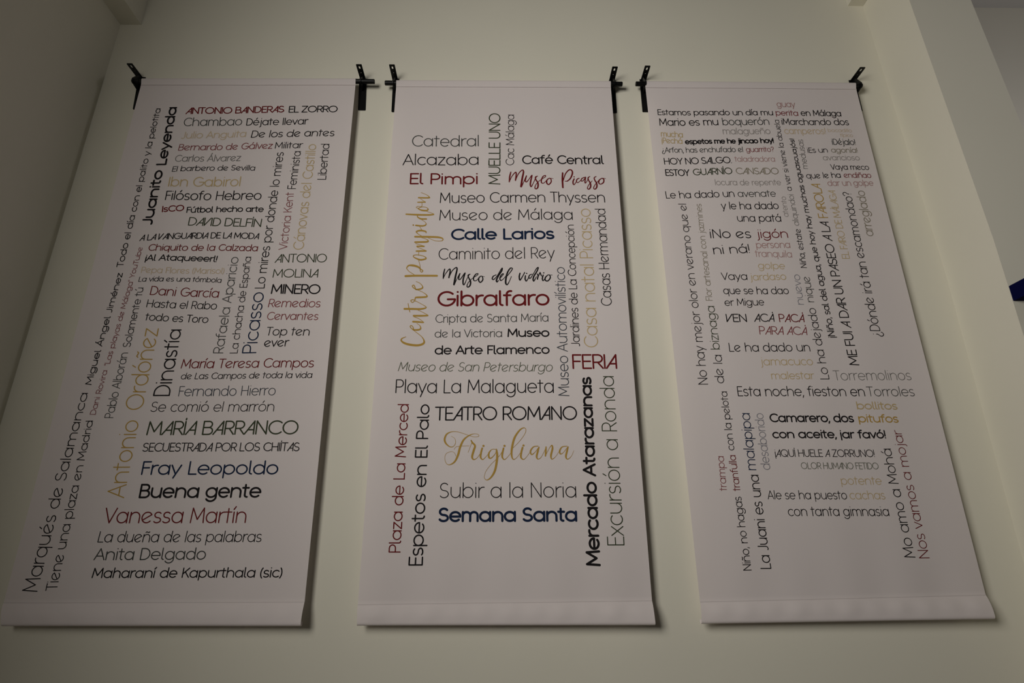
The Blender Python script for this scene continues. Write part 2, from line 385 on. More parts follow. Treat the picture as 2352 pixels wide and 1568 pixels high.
g('¿', 5, .7, .7, [(5 - a, 7 - b) for a, b in arc(2.5, 7.6, 2.5, 2.4, 170, -60) + [(2.5, 4.0), (2.5, 2.6)]], dot(2.5, 7.6))
g('(', 2, .8, .3, arc(3.6, 4.4, 3.6, 6.6, 125, 235)); g(')', 2, .3, .8, arc(-1.6, 4.4, 3.6, 6.6, 55, -55))
g('"', 1.6, .6, .6, [(0, 10), (0, 8)], [(1.6, 10), (1.6, 8)])
def acc(c, base, cx, top, kind):
    w, l, r, st = G[base]; st = [list(s_) for s_ in st]
    if kind == "'": st.append([(cx - .3, top), (cx + 1.0, top + 1.9)])
    elif kind == '.': st.append([(cx, top + .2), (cx + .1, top + 1.2)])
    else: st.append([(cx - 2.0, top + .1), (cx - 1.2, top + .9), (cx, top + .5), (cx + 1.2, top + .1), (cx + 2.0, top + .9)])
    G[c] = (w, l, r, st)
acc('á', 'a', R, 9, "'"); acc('é', 'e', R, 9, "'"); acc('é/', 'e/', R, 9, "'"); acc('í', 'ı', 0, 9, "'"); acc('ó', 'o', R, 9, "'")
acc('ú', 'u', 3.3, 9, "'"); acc('ñ', 'n', 3.3, 8.8, '~'); acc('Á', 'A', 4.1, 11.2, "'"); acc('Á/', 'A/', 5.6, 11.2, '.')
acc('Í', 'I', 0, 11.2, '.'); acc('É', 'E', 2.6, 11.2, "'")
STY = {'C': {'l': 'l)', 't': 't)'}, 'V': {'e': 'e/', 'é': 'é/'}, 'Q': {}, 'K': {'A': 'A/', 'V': 'V/', 'Á': 'Á/'}}

COLS = {  # printed inks
    'k': (0.012, 0.010, 0.011), 'g': (0.055, 0.056, 0.053), 'gg': (0.17, 0.16, 0.15), 'r': (0.140, 0.010, 0.012), 'r2': (0.22, 0.055, 0.060),
    'p': (0.40, 0.235, 0.225), 'o': (0.43, 0.265, 0.055), 'o2': (0.50, 0.375, 0.19), 'o3': (0.56, 0.44, 0.30), 'n': (0.009, 0.019, 0.052), 'n2': (0.055, 0.062, 0.076),
    'b': (0.21, 0.205, 0.235), 'v': (0.040, 0.050, 0.026), 'v2': (0.10, 0.11, 0.075), 'w': (0.23, 0.20, 0.145), 'gr': (0.30, 0.27, 0.255)}
INKNAME = {'k': 'black', 'g': 'dark grey', 'gg': 'grey', 'r': 'red', 'r2': 'dull red', 'p': 'faded pink', 'o': 'gold', 'o2': 'pale gold', 'o3': 'faint gold',
           'n': 'navy', 'n2': 'slate blue', 'b': 'blue-grey', 'v': 'dark green', 'v2': 'grey-green', 'w': 'olive', 'gr': 'pale grey'}
MINK = {k: principled('ink_' + INKNAME[k].replace(' ', '_').replace('-', '_'), v, 0.75, 0.1) for k, v in COLS.items()}

class Ink:
    """collects flat ribbons in plane coordinates and lays them on the cloth"""
    def __init__(s, ban): s.b = ban; s.v = []; s.f = []; s.k = 0
    def ribbon(s, pts, ws):
        """pts: Vectors (x, z) in metres on the hanging plane; ws: full widths"""
        e = 0.0005 + 0.00002 * (s.k % 12); s.k += 1
        P = [pts[0]]; Wd = [ws[0]]
        for a, b, wa, wb in zip(pts, pts[1:], ws, ws[1:]):
            L = (b - a).length
            if L < 1e-7: continue
            n = max(1, int(L / 0.009))
            for i in range(1, n + 1):
                P.append(a.lerp(b, i / n)); Wd.append(wa + (wb - wa) * i / n)
        if len(P) < 2: P.append(P[0] + Vector((1e-5, 0))); Wd.append(Wd[0])
        base = len(s.v); N = len(P)
        closed = (P[0] - P[-1]).length < 1e-6 and N > 6
        out = []
        for i in range(N):
            a = P[i - 1] if i else (P[-2] if closed else None)
            c = P[i + 1] if i < N - 1 else (P[1] if closed else None)
            d1 = (P[i] - a).normalized() if a is not None else None
            d2 = (c - P[i]).normalized() if c is not None else None
            d = (d1 + d2) if d1 is not None and d2 is not None else (d1 if d1 is not None else d2)
            if d.length < 1e-6: d = d2
            d = d.normalized(); n = Vector((-d.y, d.x))
            m = 1.0
            if d1 is not None and d2 is not None: m = 1 / max(0.75, d.dot(d1))
            out.append((P[i] + n * Wd[i] / 2 * m, P[i] - n * Wd[i] / 2 * m))
        for l, r in out: s.v += [(l, e), (r, e)]
        for i in range(N - 1): s.f.append((base + 2 * i, base + 2 * i + 1, base + 2 * i + 3, base + 2 * i + 2))
        if not closed:
            for idx, (q, o) in enumerate(((0, 1), (N - 1, N - 2))):
                d = (P[q] - P[o]).normalized(); n = Vector((-d.y, d.x)); r = Wd[q] / 2
                st = len(s.v); m = 6
                for k in range(m + 1):
                    a = math.pi * k / m - math.pi / 2
                    s.v.append((P[q] + (d * math.cos(a) + n * math.sin(a)) * r, e))
                s.f.append(tuple(range(st, st + m + 1)))
    def stroke(s, pts, w):
        run = [pts[0]]
        for i in range(1, len(pts)):
            run.append(pts[i])
            if i < len(pts) - 1:
                a = (pts[i] - pts[i - 1]); b = (pts[i + 1] - pts[i])
                if a.length > 1e-9 and b.length > 1e-9 and a.normalized().dot(b.normalized()) < 0.70:
                    s.ribbon(run, [w] * len(run)); run = [pts[i]]
        s.ribbon(run, [w] * len(run))
    def done(s, ink):
        vs = [s.b.surf(Vector((p.x, -OFF, p.y)), e) for p, e in s.v]
        fs = []
        for f in s.f:                          # every face looks out into the room (-Y)
            a, b, c = vs[f[0]], vs[f[1]], vs[f[2]]
            fs.append(f if (b - a).cross(c - a).y < 0 else f[::-1])
        o = mesh('printed_phrase', vs, fs, MINK[ink], s.b.root)
        o['label'] = INKNAME[ink] + ' printed lettering'
        return o
def plane(px, py):
    p = on_y(px, py, -OFF); return Vector((p.x, p.z))
def layout(text, sty):
    x = 0; out = []; sub = STY[sty]; first = True
    for ch in text:
        if ch == ' ': x += 4.2 if sty != 'K' else 3.6; continue
        w, l, r, st = G[sub.get(ch, ch)]
        if not first: x += l * (1.0 if sty != 'K' else .75)
        first = False
        out.append((x, st)); end = x + w; x = end + r * (1.0 if sty != 'K' else .75)
    return out, end
def phrase(ban, text, x0, y0, x1, y1, h, sty='Q', wt=.08, ink='k', sl=0.0, bow=0.0, h1=None, vert=False):
    a, b = plane(x0, y0), plane(x1, y1)
    L = (b - a).length; e = (b - a) / L; n = Vector((-e.y, e.x))
    mx, my = (x0 + x1) / 2, (y0 + y1) / 2
    off = (-1, 0) if vert else (0, -1)
    k = abs((plane(mx + off[0] * 10, my + off[1] * 10) - plane(mx, my)).dot(n)) / 10
    H0 = h * k; H1 = (h1 or h) * k; w = wt * (H0 + H1) / 2
    gl, tot = layout(text, sty)
    if text[-1] in '!': tot += 0
    sx = (L - w) / max(tot, 1e-6); ik = Ink(ban); last = None
    for ox, st in gl:
        x_lo = ox + min(p[0] for s_ in st for p in s_)
        if last is not None and (x_lo - last) * sx - w > 0.0185:      # widely spaced words are parts of their own
            ik.done(ink); ik = Ink(ban)
        last = max(last or 0, ox + max(p[0] for s_ in st for p in s_))
        for s_ in st:
            pts = []
            for (x, y) in s_:
                t = (ox + x) / max(tot, 1e-6)
                hh = ((H0 + (H1 - H0) * t) - w) / 10
                yy = w / 2 + y * hh + bow * k * 4 * t * (1 - t)
                pts.append(a + e * (w / 2 + (ox + x) * sx + sl * y * hh) + n * yy)
            ik.stroke(pts, w)
    return ik.done(ink)
def script(ban, strokes, sc, ox, oy, ink, grow=1.0):
    ik = Ink(ban); o = plane(ox, oy); k = (plane(ox + 10, oy) - o).length / 10
    for st in strokes:
        p = [(plane(ox + q[0] / sc, oy + q[1] / sc), (q[2] if len(q) > 2 else 24) / sc * k * grow) for q in st]
        if len(p) == 1: ik.ribbon([p[0][0], p[0][0] + Vector((1e-4, 0))], [p[0][1]] * 2); continue
        P = []; Q = []
        for i in range(len(p) - 1):
            p0 = p[max(i - 1, 0)]; p1 = p[i]; p2 = p[i + 1]; p3 = p[min(i + 2, len(p) - 1)]
            for j in range(7 if i < len(p) - 2 else 8):
                t = j / 7
                P.append(0.5 * ((2 * p1[0]) + (p2[0] - p0[0]) * t + (2 * p0[0] - 5 * p1[0] + 4 * p2[0] - p3[0]) * t * t + (-p0[0] + 3 * p1[0] - 3 * p2[0] + p3[0]) * t ** 3))
                Q.append(p1[1] + (p2[1] - p1[1]) * t)
        ik.ribbon(P, Q)
    return ik.done(ink)

exec_left = [
 ('ANTONIO BANDERAS', 426, 262.8, 652.5, 258.3, 15.5, 'K', .13, 'r'), ('EL ZORRO', 662.5, 259, 775, 258.3, 15.5, 'K', .12, 'k'),
 ('Chambao', 421, 290.5, 555, 287.5, 19.5, 'Q', .08, 'g'), ('Déjate llevar', 565, 288.3, 707.5, 286.5, 16.5, 'Q', .10, 'k'),
 ('Julio Anguita', 415, 319.5, 564, 314.5, 16, 'Q', .10, 'o3', .08), ('De los de antes', 576, 316.3, 767.5, 313.3, 16.5, 'V', .10, 'k', .10),
 ('Bernardo de Gálvez', 409, 346.5, 625, 341.5, 15, 'V', .10, 'r2', .10), ('Militar', 631, 341.3, 695.5, 340.8, 15, 'V', .10, 'k'),
 ('Carlos Álvarez', 401, 372, 552, 369.5, 15.5, 'V', .09, 'gg', .06), ('El barbero de Sevilla', 395, 395, 585, 392, 12.5, 'V', .11, 'k', .06, 2),
 ('Ibn Gabirol', 386, 429, 551, 427.8, 22.5, 'Q', .09, 'o2'), ('Filósofo Hebreo', 379, 460, 599.5, 459, 21.5, 'Q', .09, 'k'),
 ('IsCO', 372, 488, 422.5, 484.5, 14.5, 'C', .15, 'r'), ('Fútbol hecho arte', 427.5, 489, 605, 487, 14, 'C', .14, 'k', 0, 1),
 ('DAVID DELFÍN', 431, 517.5, 599, 521.5, 19.5, 'K', .10, 'v'), ('A LA VANGUARDIA DE LA MODA', 320, 554, 594, 549.5, 14.5, 'K', .12, 'k', 0, 4),
 ('Chiquito de la Calzada', 340, 576.5, 591, 577, 15.5, 'C', .11, 'r', .05, 1), ('¡Al Ataqueeerl!', 333, 600, 497, 602, 15, 'C', .14, 'k', .05, 2),
 ('Pepa Flores (Marisol)', 324, 627, 514, 628.8, 14, 'V', .10, 'o3'), ('La vida es una tómbola', 318, 647.5, 507.5, 649.5, 12, 'V', .11, 'k', .05, 2),
 ('Dani García', 344, 677.5, 501, 683.8, 21, 'Q', .09, 'r'), ('Hasta el Rabo', 336, 706, 497, 711, 18.5, 'Q', .09, 'k'), ('todo es Toro', 332, 736, 477, 742, 18, 'Q', .10, 'k'),
 ('ANTONIO', 631, 604, 750, 602.5, 20, 'K', .09, 'v'), ('MOLINA', 626, 638, 730, 637.5, 20, 'K', .09, 'v'), ('MINERO', 622, 675.5, 735, 675.5, 23, 'K', .12, 'k'),
 ('Remedios', 615.5, 706, 735, 706, 19.5, 'V', .09, 'r2', .10), ('Cervantes', 612, 735, 730, 735, 18.5, 'V', .09, 'r2', .10),
 ('Top ten', 610, 771, 710, 771, 20, 'V', .09, 'k', .08), ('ever', 605.7, 797, 662.5, 796, 20, 'V', .10, 'k', .08),
 ('María Teresa Campos', 414.5, 846, 720, 843.7, 22, 'V', .09, 'r', .08), ('de Las Campos de toda la vida', 414, 871, 716, 868, 15, 'V', .10, 'k', .10),
 ('Fernando Hierro', 409, 910, 632.5, 908, 23.5, 'Q', .07, 'n2'), ('Se comió el marrón', 344, 945.5, 629, 945, 23.5, 'Q', .07, 'k', .04),
 ('MARÍA BARRANCO', 335, 999.5, 684, 997.5, 33, 'K', .095, 'v'), ('SECUESTRADA POR LOS CHIÍTAS', 325.5, 1037, 687.5, 1036, 20.5, 'K', .10, 'k'),
 ('Fray Leopoldo', 323, 1090.5, 638, 1089.5, 32, 'C', .105, 'n'), ('Buena gente', 317.5, 1144, 599, 1143, 33.5, 'C', .13, 'k'),
 ('Vanessa Martín', 236, 1201.7, 564.5, 1201, 36.5, 'V', .075, 'r'), ('La dueña de las palabras', 223.7, 1245.4, 600, 1244.6, 26, 'V', .075, 'k', .05),
 ('Anita Delgado', 214.6, 1286.5, 471.4, 1285, 28, 'C', .09, 'g'), ('Maharaní de Kapurthala (sic)', 210, 1327.5, 647, 1326, 24, 'C', .11, 'k', .04),
]
left_up = [
 ('Rafaela Aparicio', 512.5, 811, 548.7, 590, 23, 'Q', .08, 'g'), ('La chacha de España', 545.5, 811, 577.5, 589.5, 18, 'Q', .09, 'k'),
 ('Picasso', 589, 811, 607.5, 671, 33, 'Q', .08, 'n'), ('Lo mires por donde lo mires', 607.5, 662.5, 652.5, 349.5, 22, 'Q', .09, 'k'),
 ('Victoria Kent', 660, 574, 676, 442, 20, 'Q', .08, 'r2'), ('Feminista', 680, 434.5, 692, 348, 20, 'Q', .09, 'k'),
 ('Cánovas del Castillo', 697.5, 574, 727.5, 332, 24, 'V', .08, 'o2'), ('Libertad', 749, 413, 757.5, 331, 20, 'Q', .09, 'k'),
 ('Todo el día con el palito y la pelotita', 283, 614, 370, 249.5, 15, 'Q', .12, 'k'), ('Juanito', 350, 518, 376, 391, 25, 'C', .17, 'k'), ('Leyenda', 382.5, 379.5, 407.5, 246, 24, 'C', .17, 'k'),
 ('Miguel Ángel Jiménez', 210.5, 884, 283, 627, 15, 'C', .13, 'k'), ('Marqués de Salamanca', 86, 1358.7, 203, 902.5, 34, 'V', .075, 'k', 0, 0, 21),
 ('Tiene una plaza en Madrid', 131.6, 1356, 215, 966, 26, 'V', .085, 'k', 0, 0, 18), ('Dani Rovira', 220, 952.5, 248, 851, 13.5, 'V', .10, 'r2'),
 ('"Las playas de Málaga" YouTube', 252, 840, 329, 567.5, 12.5, 'V', .11, 'r2'), ('Pablo Alborán', 261, 960, 295.5, 810, 20.5, 'Q', .08, 'g'), ('Solamente tú', 300, 797.5, 331, 661, 18, 'Q', .09, 'k'),
 ('Antonio', 285, 1143.7, 320, 965, 40, 'V', .06, 'o'), ('Ordóñez', 327, 941, 365, 753.7, 40, 'V', .06, 'o'), ('Dinastía', 389.5, 909, 417, 756, 38, 'Q', .085, 'k', 0, 0, 33),
]
mid = [
 ('Catedral', 946, 337, 1099.5, 336, 26, 'Q', .07, 'g'), ('Alcazaba', 924.5, 380, 1099, 378.7, 26, 'Q', .075, 'k'), ('El Pimpi', 941, 423.7, 1097, 423, 26, 'C', .12, 'r'),
 ('Café Central', 1199.5, 377.5, 1387.5, 377, 20.5, 'C', .12, 'k'), ('Museo Carmen Thyssen', 1010, 466, 1390, 465, 24.5, 'Q', .075, 'k'), ('Museo de Málaga', 1009, 506, 1315.5, 505, 25, 'V', .07, 'k'),
 ('Calle Larios', 1035.5, 551, 1273.7, 550, 26.5, 'C', .16, 'n'), ('Caminito del Rey', 1007, 596, 1274.5, 594, 26.5, 'V', .065, 'k'), ('Gibralfaro', 1004, 703.7, 1262.5, 702, 36, 'C', .125, 'r'),
 ('Cripta de Santa María', 1000, 741, 1259.5, 739, 19.5, 'V', .08, 'g'), ('de la Victoria', 998, 775, 1153, 774, 18.5, 'V', .085, 'g'), ('Museo', 1165.5, 774, 1262, 774, 20, 'C', .15, 'k'),
 ('de Arte Flamenco', 998, 814, 1262.5, 813, 21, 'C', .14, 'k'), ('Museo de San Petersburgo', 914, 852.5, 1268, 853.5, 21.5, 'V', .07, 'v2', .2), ('Playa La Malagueta', 908, 903, 1272, 902.5, 32, 'Q', .07, 'k'),
 ('FERIA', 1315, 847.5, 1418, 847, 34.5, 'K', .105, 'r'), ('TEATRO ROMANO', 998, 965.7, 1326, 964.5, 32.5, 'K', .095, 'k'), ('Subir a la Noria', 1009, 1143.7, 1323.7, 1142.5, 35.5, 'V', .06, 'k'),
 ('Semana Santa', 1006, 1199, 1326, 1198, 34, 'C', .16, 'n'),
]
mid_up = [
 ('MUELLE UNO', 1149.5, 423.7, 1149.5, 260.5, 27.5, 'K', .09, 'v'), ('Cac Málaga', 1181, 379.5, 1181, 263.7, 19.5, 'Q', .08, 'k'), ('Jardines de La Concepción', 1332.5, 796, 1318, 516, 20, 'Q', .085, 'k'),
 ('Casa natal Picasso', 1374.5, 797.5, 1356, 479, 31.5, 'V', .065, 'o2'), ('Casas Hermandad', 1406, 702, 1390, 479.5, 24.5, 'V', .075, 'k'), ('Museo Automovilístico', 1308, 909.5, 1297, 613.7, 25, 'Q', .075, 'n2'),
 ('Plaza de La Merced', 920, 1268.7, 939.5, 928, 26.5, 'C', .095, 'r'), ('Espetos en El Palo', 971, 1298.7, 987, 928, 32, 'C', .105, 'k', 0, 0, 28.5), ('Mercado Atarazanas', 1380, 1300, 1358, 865, 32.5, 'C', .165, 'k', 0, 0, 29),
 ('Excursión a Ronda', 1434.5, 1252, 1409.5, 863.7, 38, 'Q', .06, 'v', 0, 0, 35),
]
right = [
 ('Estamos pasando un día mu', 1511, 264.5, 1776, 265.5, 13.5, 'Q', .11, 'k'), ('perita', 1782, 265.5, 1834, 266.3, 13, 'Q', .11, 'r2'), ('en Málaga', 1840, 266, 1933, 267.5, 14, 'Q', .11, 'k'),
 ('guay', 1784.5, 246.3, 1827.5, 246.5, 14, 'Q', .10, 'p'), ('Mario es mu', 1515, 288.8, 1650.5, 288, 17, 'Q', .10, 'k'), ('boquerón', 1660, 288, 1767.5, 287.5, 17, 'Q', .09, 'g'), ('malagueño', 1660.7, 308.7, 1770, 308.7, 15, 'Q', .09, 'gr'),
 ('¦Marchando dos', 1796, 287, 1951, 287.5, 15, 'V', .10, 'k'), ('camperos!', 1802, 308, 1897.5, 308, 15, 'V', .10, 'o3'), ('bocadillo', 1902, 303, 1957.5, 303.5, 8, 'V', .10, 'o3'), ('típico', 1930, 314, 1960, 314.5, 8, 'V', .10, 'o3'),
 ('mucha', 1518, 313.7, 1569, 315.5, 13.5, 'V', .11, 'o2'), ('¡Pechá', 1520, 328.7, 1568, 330, 13, 'V', .11, 'o2'), ('espetos me he jincao hoy!', 1574, 331, 1777.5, 329.5, 12.5, 'C', .18, 'k'),
 ('¿Arfon, has enchufado el', 1520.5, 350.5, 1707, 349.5, 12.5, 'V', .10, 'g'), ('guarrito?', 1714, 349.5, 1778, 349.5, 12, 'V', .10, 'r2'), ('HOY NO SALGO.', 1526, 378, 1681, 375, 15.5, 'K', .11, 'k'), ('taladradora', 1687.5, 371.5, 1780, 372, 12.5, 'Q', .09, 'p'),
 ('ESTOY', 1529, 404, 1585, 403.7, 15.5, 'K', .12, 'k'), ('GUARNÍO', 1593, 402.5, 1683, 400, 15.5, 'K', .11, 'v'), ('CANSADO', 1691, 400, 1789, 401, 15, 'K', .10, 'w'), ('locura de repente', 1643, 425.5, 1794, 426, 13.5, 'Q', .09, 'gr'),
 ('Le ha dado un', 1530, 456, 1687.5, 452.5, 17, 'Q', .09, 'k'), ('avenate', 1695, 452.5, 1782.5, 452.5, 16, 'Q', .09, 'g'), ('y le ha dado', 1657, 481, 1789, 481, 17.5, 'Q', .09, 'k'), ('una patá', 1694, 509, 1794.5, 510, 17.5, 'Q', .09, 'k'),
 ('¦No es', 1632, 547, 1726, 547, 21, 'V', .09, 'k'), ('jigón', 1739, 547, 1810, 547, 20, 'Q', .09, 'r'), ('ni ná!', 1639.5, 584, 1722.5, 581, 21, 'V', .09, 'k'), ('persona', 1737.5, 570, 1815, 570, 16, 'Q', .09, 'p'), ('tranquila', 1734.5, 590, 1819, 592, 16, 'Q', .08, 'p'),
 ('golpe', 1742, 617.5, 1803, 618.7, 16, 'Q', .08, 'o2'), ('Vaya', 1657.5, 643, 1717, 643, 17.5, 'Q', .09, 'k'), ('jardaso', 1724, 644, 1806, 643, 16.5, 'Q', .08, 'o2'), ('que se ha dao', 1662, 675.5, 1812, 676, 17.5, 'Q', .09, 'k'), ('er Migue', 1665, 702.5, 1756, 701.5, 17, 'Q', .09, 'k'),
 ('VEN', 1668.7, 739.5, 1716, 739.5, 19, 'K', .11, 'k'), ('ACÁ', 1732.5, 739, 1779, 739, 19, 'K', .10, 'k'), ('PACÁ', 1790, 740, 1847.5, 740.5, 19, 'K', .10, 'r'), ('PARA ACÁ', 1745, 768, 1854, 770, 19.5, 'K', .09, 'r2'),
 ('Le ha dado un', 1675.5, 807.5, 1861, 807.5, 20.5, 'V', .085, 'k'), ('jamacuco', 1748, 839, 1867.5, 839, 18.5, 'Q', .08, 'o2'), ('malestar', 1772.5, 871, 1870.5, 871, 18, 'Q', .08, 'o2'), ('Torremolinos', 1916, 873.5, 2095, 872.5, 23, 'Q', .06, 'gg'),
 ('Esta noche, fieston en', 1695, 909.7, 1987.5, 910, 23, 'Q', .08, 'k'), ('Torroles', 1993, 910, 2102.5, 909.5, 22.5, 'Q', .065, 'g'), ('bollitos', 1969, 940, 2062.5, 940.5, 18, 'C', .13, 'o2'), ('Camarero, dos', 1769, 969.5, 1962.5, 970, 20.5, 'C', .15, 'k'),
 ('pitufos', 1973, 970, 2065, 970.5, 19, 'C', .13, 'o'), ('con aceite, ¡ar favó!', 1775, 1006.5, 2035.5, 1007, 20, 'C', .15, 'k'), ('¡AQUÍ HUELE A ZORRUNO!', 1781, 1049, 2009.5, 1049.5, 17.5, 'K', .09, 'k'), ('OLOR HUMANO FETIDO', 1840.5, 1077, 2018.7, 1077.5, 15.5, 'K', .08, 'v2'),
 ('potente', 1932.5, 1113, 2026, 1113, 19.5, 'Q', .075, 'o2'), ('Ale se ha puesto', 1763.7, 1146.3, 1946, 1146.7, 20.5, 'Q', .08, 'k'), ('cachas', 1952.5, 1146.5, 2034, 1146.5, 20, 'Q', .075, 'o2'), ('con tanta gimnasia', 1811, 1185, 2043, 1185, 22.5, 'Q', .08, 'k'),
 ('¦Déjalo!', 1912, 332.5, 1966, 333, 14, 'V', .10, 'g'), ('¦Es un', 1856, 351, 1902, 350.3, 12.5, 'V', .10, 'k'), ('agonía!', 1910, 350.3, 1970.5, 350.7, 12, 'V', .10, 'w'), ('avaricioso', 1891, 368, 1976, 368, 12.5, 'Q', .09, 'gr'), ('Vaya meco', 1909, 389.7, 1997.5, 390, 13, 'V', .10, 'k'),
 ('que le ha', 1853, 410, 1932, 408.3, 13.5, 'V', .10, 'k'), ('endiñao', 1939, 408.3, 2002.5, 408.3, 13, 'V', .10, 'r2'), ('dar un golpe', 1902, 427, 2007.5, 426.3, 14, 'Q', .09, 'p'),
]
right_up = [
 ('No hay mejor olor en verano que el', 1627, 882.5, 1576, 467.5, 22, 'V', .08, 'k', 0, 0, 19), ('de la', 1664, 880, 1657.5, 815, 21, 'V', .08, 'k'), ('biznaga', 1654, 802, 1641, 702.5, 21, 'V', .08, 'v'), ('Flor artesanal con jazmines', 1637, 690, 1611, 467.5, 15, 'Q', .08, 'w'),
 ('trampa', 1670, 1127.5, 1662.5, 1047.5, 17.5, 'V', .08, 'r2'), ('Niño, no hagas', 1726.7, 1309.5, 1702.5, 1140, 19.5, 'V', .085, 'k'), ('tranfulla', 1701, 1127.5, 1689.5, 1045, 17.5, 'V', .09, 'r'), ('con la pelota', 1687.5, 1034, 1670, 898.7, 17.5, 'V', .09, 'k'),
 ('La Juani es una', 1772, 1306, 1742, 1090, 24.5, 'Q', .085, 'k'), ('malapipa', 1737.5, 1079.5, 1722, 948.7, 24, 'Q', .08, 'n'), ('desaborido', 1770, 1078.7, 1752.5, 948.7, 21, 'Q', .07, 'b'), ('Lo ha dejado', 1905, 871, 1872.5, 707.5, 21, 'V', .08, 'k'), ('nique', 1870, 694, 1859, 635, 19, 'V', .08, 'g'), ('nuevo', 1846, 700, 1836, 631, 18, 'V', .08, 'b'),
 ('¡Niño, sal del agua, que hoy hay muchas aguascuajós!', 1919, 775, 1823.7, 318.7, 16, 'C', .13, 'k', 0, 0, 12.5), ('Niña, estate', 1853, 615.5, 1838, 526, 14.5, 'V', .10, 'k'), ('aliquindoi', 1835.6, 518.7, 1822, 447, 14, 'Q', .08, 'gg'), ('a ver si viene la abuela', 1819, 439, 1788.7, 276, 13, 'V', .10, 'k'),
 ('atento', 1811, 498.7, 1804, 452, 13, 'Q', .09, 'gr'), ('medusas', 1856, 387.5, 1844, 320, 14, 'Q', .09, 'gg'), ('ME FUI A DAR UN PASEO A LA', 1974, 838.7, 1903, 509, 22, 'K', .10, 'k'), ('FAROLA', 1902.5, 500, 1884, 422, 22, 'K', .09, 'o'),
 ('EL FARO DE MÁLAGA', 1952, 594, 1918, 437.5, 17, 'K', .085, 'o2'), ('¿Dónde irá tan escamondao?', 2025, 772.5, 1954.5, 441, 23, 'V', .08, 'k', 0, 0, 21), ('arreglado', 2007.5, 542, 1985.6, 437.5, 21, 'V', .08, 'w'),
 ('Mo amo a Mohá', 2102.8, 1280, 2046, 1030, 25.5, 'V', .075, 'k', 0, 0, 23.5), ('Nos vamos a mojar', 2136.5, 1281.5, 2070, 987.5, 24.5, 'V', .07, 'r', 0, 0, 22.5),
]
for ban, lst, up in ((B1, exec_left, False), (B1, left_up, True), (B2, mid, False), (B2, mid_up, True), (B3, right, False), (B3, right_up, True)):
    for a in lst: phrase(ban, *a, vert=up)

# brush-lettered words, traced as strokes with a swelling pen width
museo = [[(130,150,26),(105,250,32),(95,370,24)], [(95,370,16),(150,250,18),(230,155,24),(252,190,30),(235,335,30)], [(235,335,14),(300,190,20),(385,105,24),(415,145,34),(385,300,40),(360,475,44)],
 [(370,480,24),(420,370,14),(480,235,22),(460,310,28),(455,355,28),(485,372,24),(540,310,16),(605,225,24),(578,350,34),(568,440,32),(590,480,24),(640,390,14),(700,265,20),(730,245,18)],
 [(730,247,18),(685,265,24),(690,320,30),(738,400,36),(738,490,34),(705,530,26),(672,515,22),(690,440,16),(760,360,14),(830,310,14),(905,262,18),(905,230,20),(850,258,24),(815,340,28),(822,395,26),(870,402,18),(930,345,12)],
 [(1000,290,18),(945,330,26),(938,400,32),(980,435,26),(1035,380,26),(1030,310,22),(990,292,16),(1085,303,10)]]
sss = [(1910,245,18),(1868,275,24),(1880,330,28),(1920,400,34),(1925,480,34),(1890,530,26),(1855,512,22),(1880,440,16),(1960,345,14)]
picasso = [[(1295,170,34),(1290,320,40),(1300,500,36)], [(1305,350,18),(1360,190,24),(1440,102,28),(1500,112,32),(1515,180,34),(1470,290,30),(1400,352,22),(1350,355,16)],
 [(1555,300,26),(1530,360,30),(1535,420,28),(1562,425,20),(1610,350,12)], [(1553,255,30)], [(1670,285,18),(1622,310,24),(1605,360,24),(1640,385,18),(1700,335,12)],
 [(1790,265,22),(1732,290,22),(1710,340,24),(1742,350,18),(1790,300,18),(1812,262,24),(1800,340,28),(1802,392,24),(1835,365,14),(1880,270,14)], sss, [(x + 140, y, w) for x, y, w in sss],
 [(2170,290,20),(2120,330,28),(2110,390,28),(2150,420,24),(2215,380,28),(2220,310,28),(2180,286,18),(2265,295,12)]]
script(B2, museo + picasso, 9.8, 1160, 380, 'r')
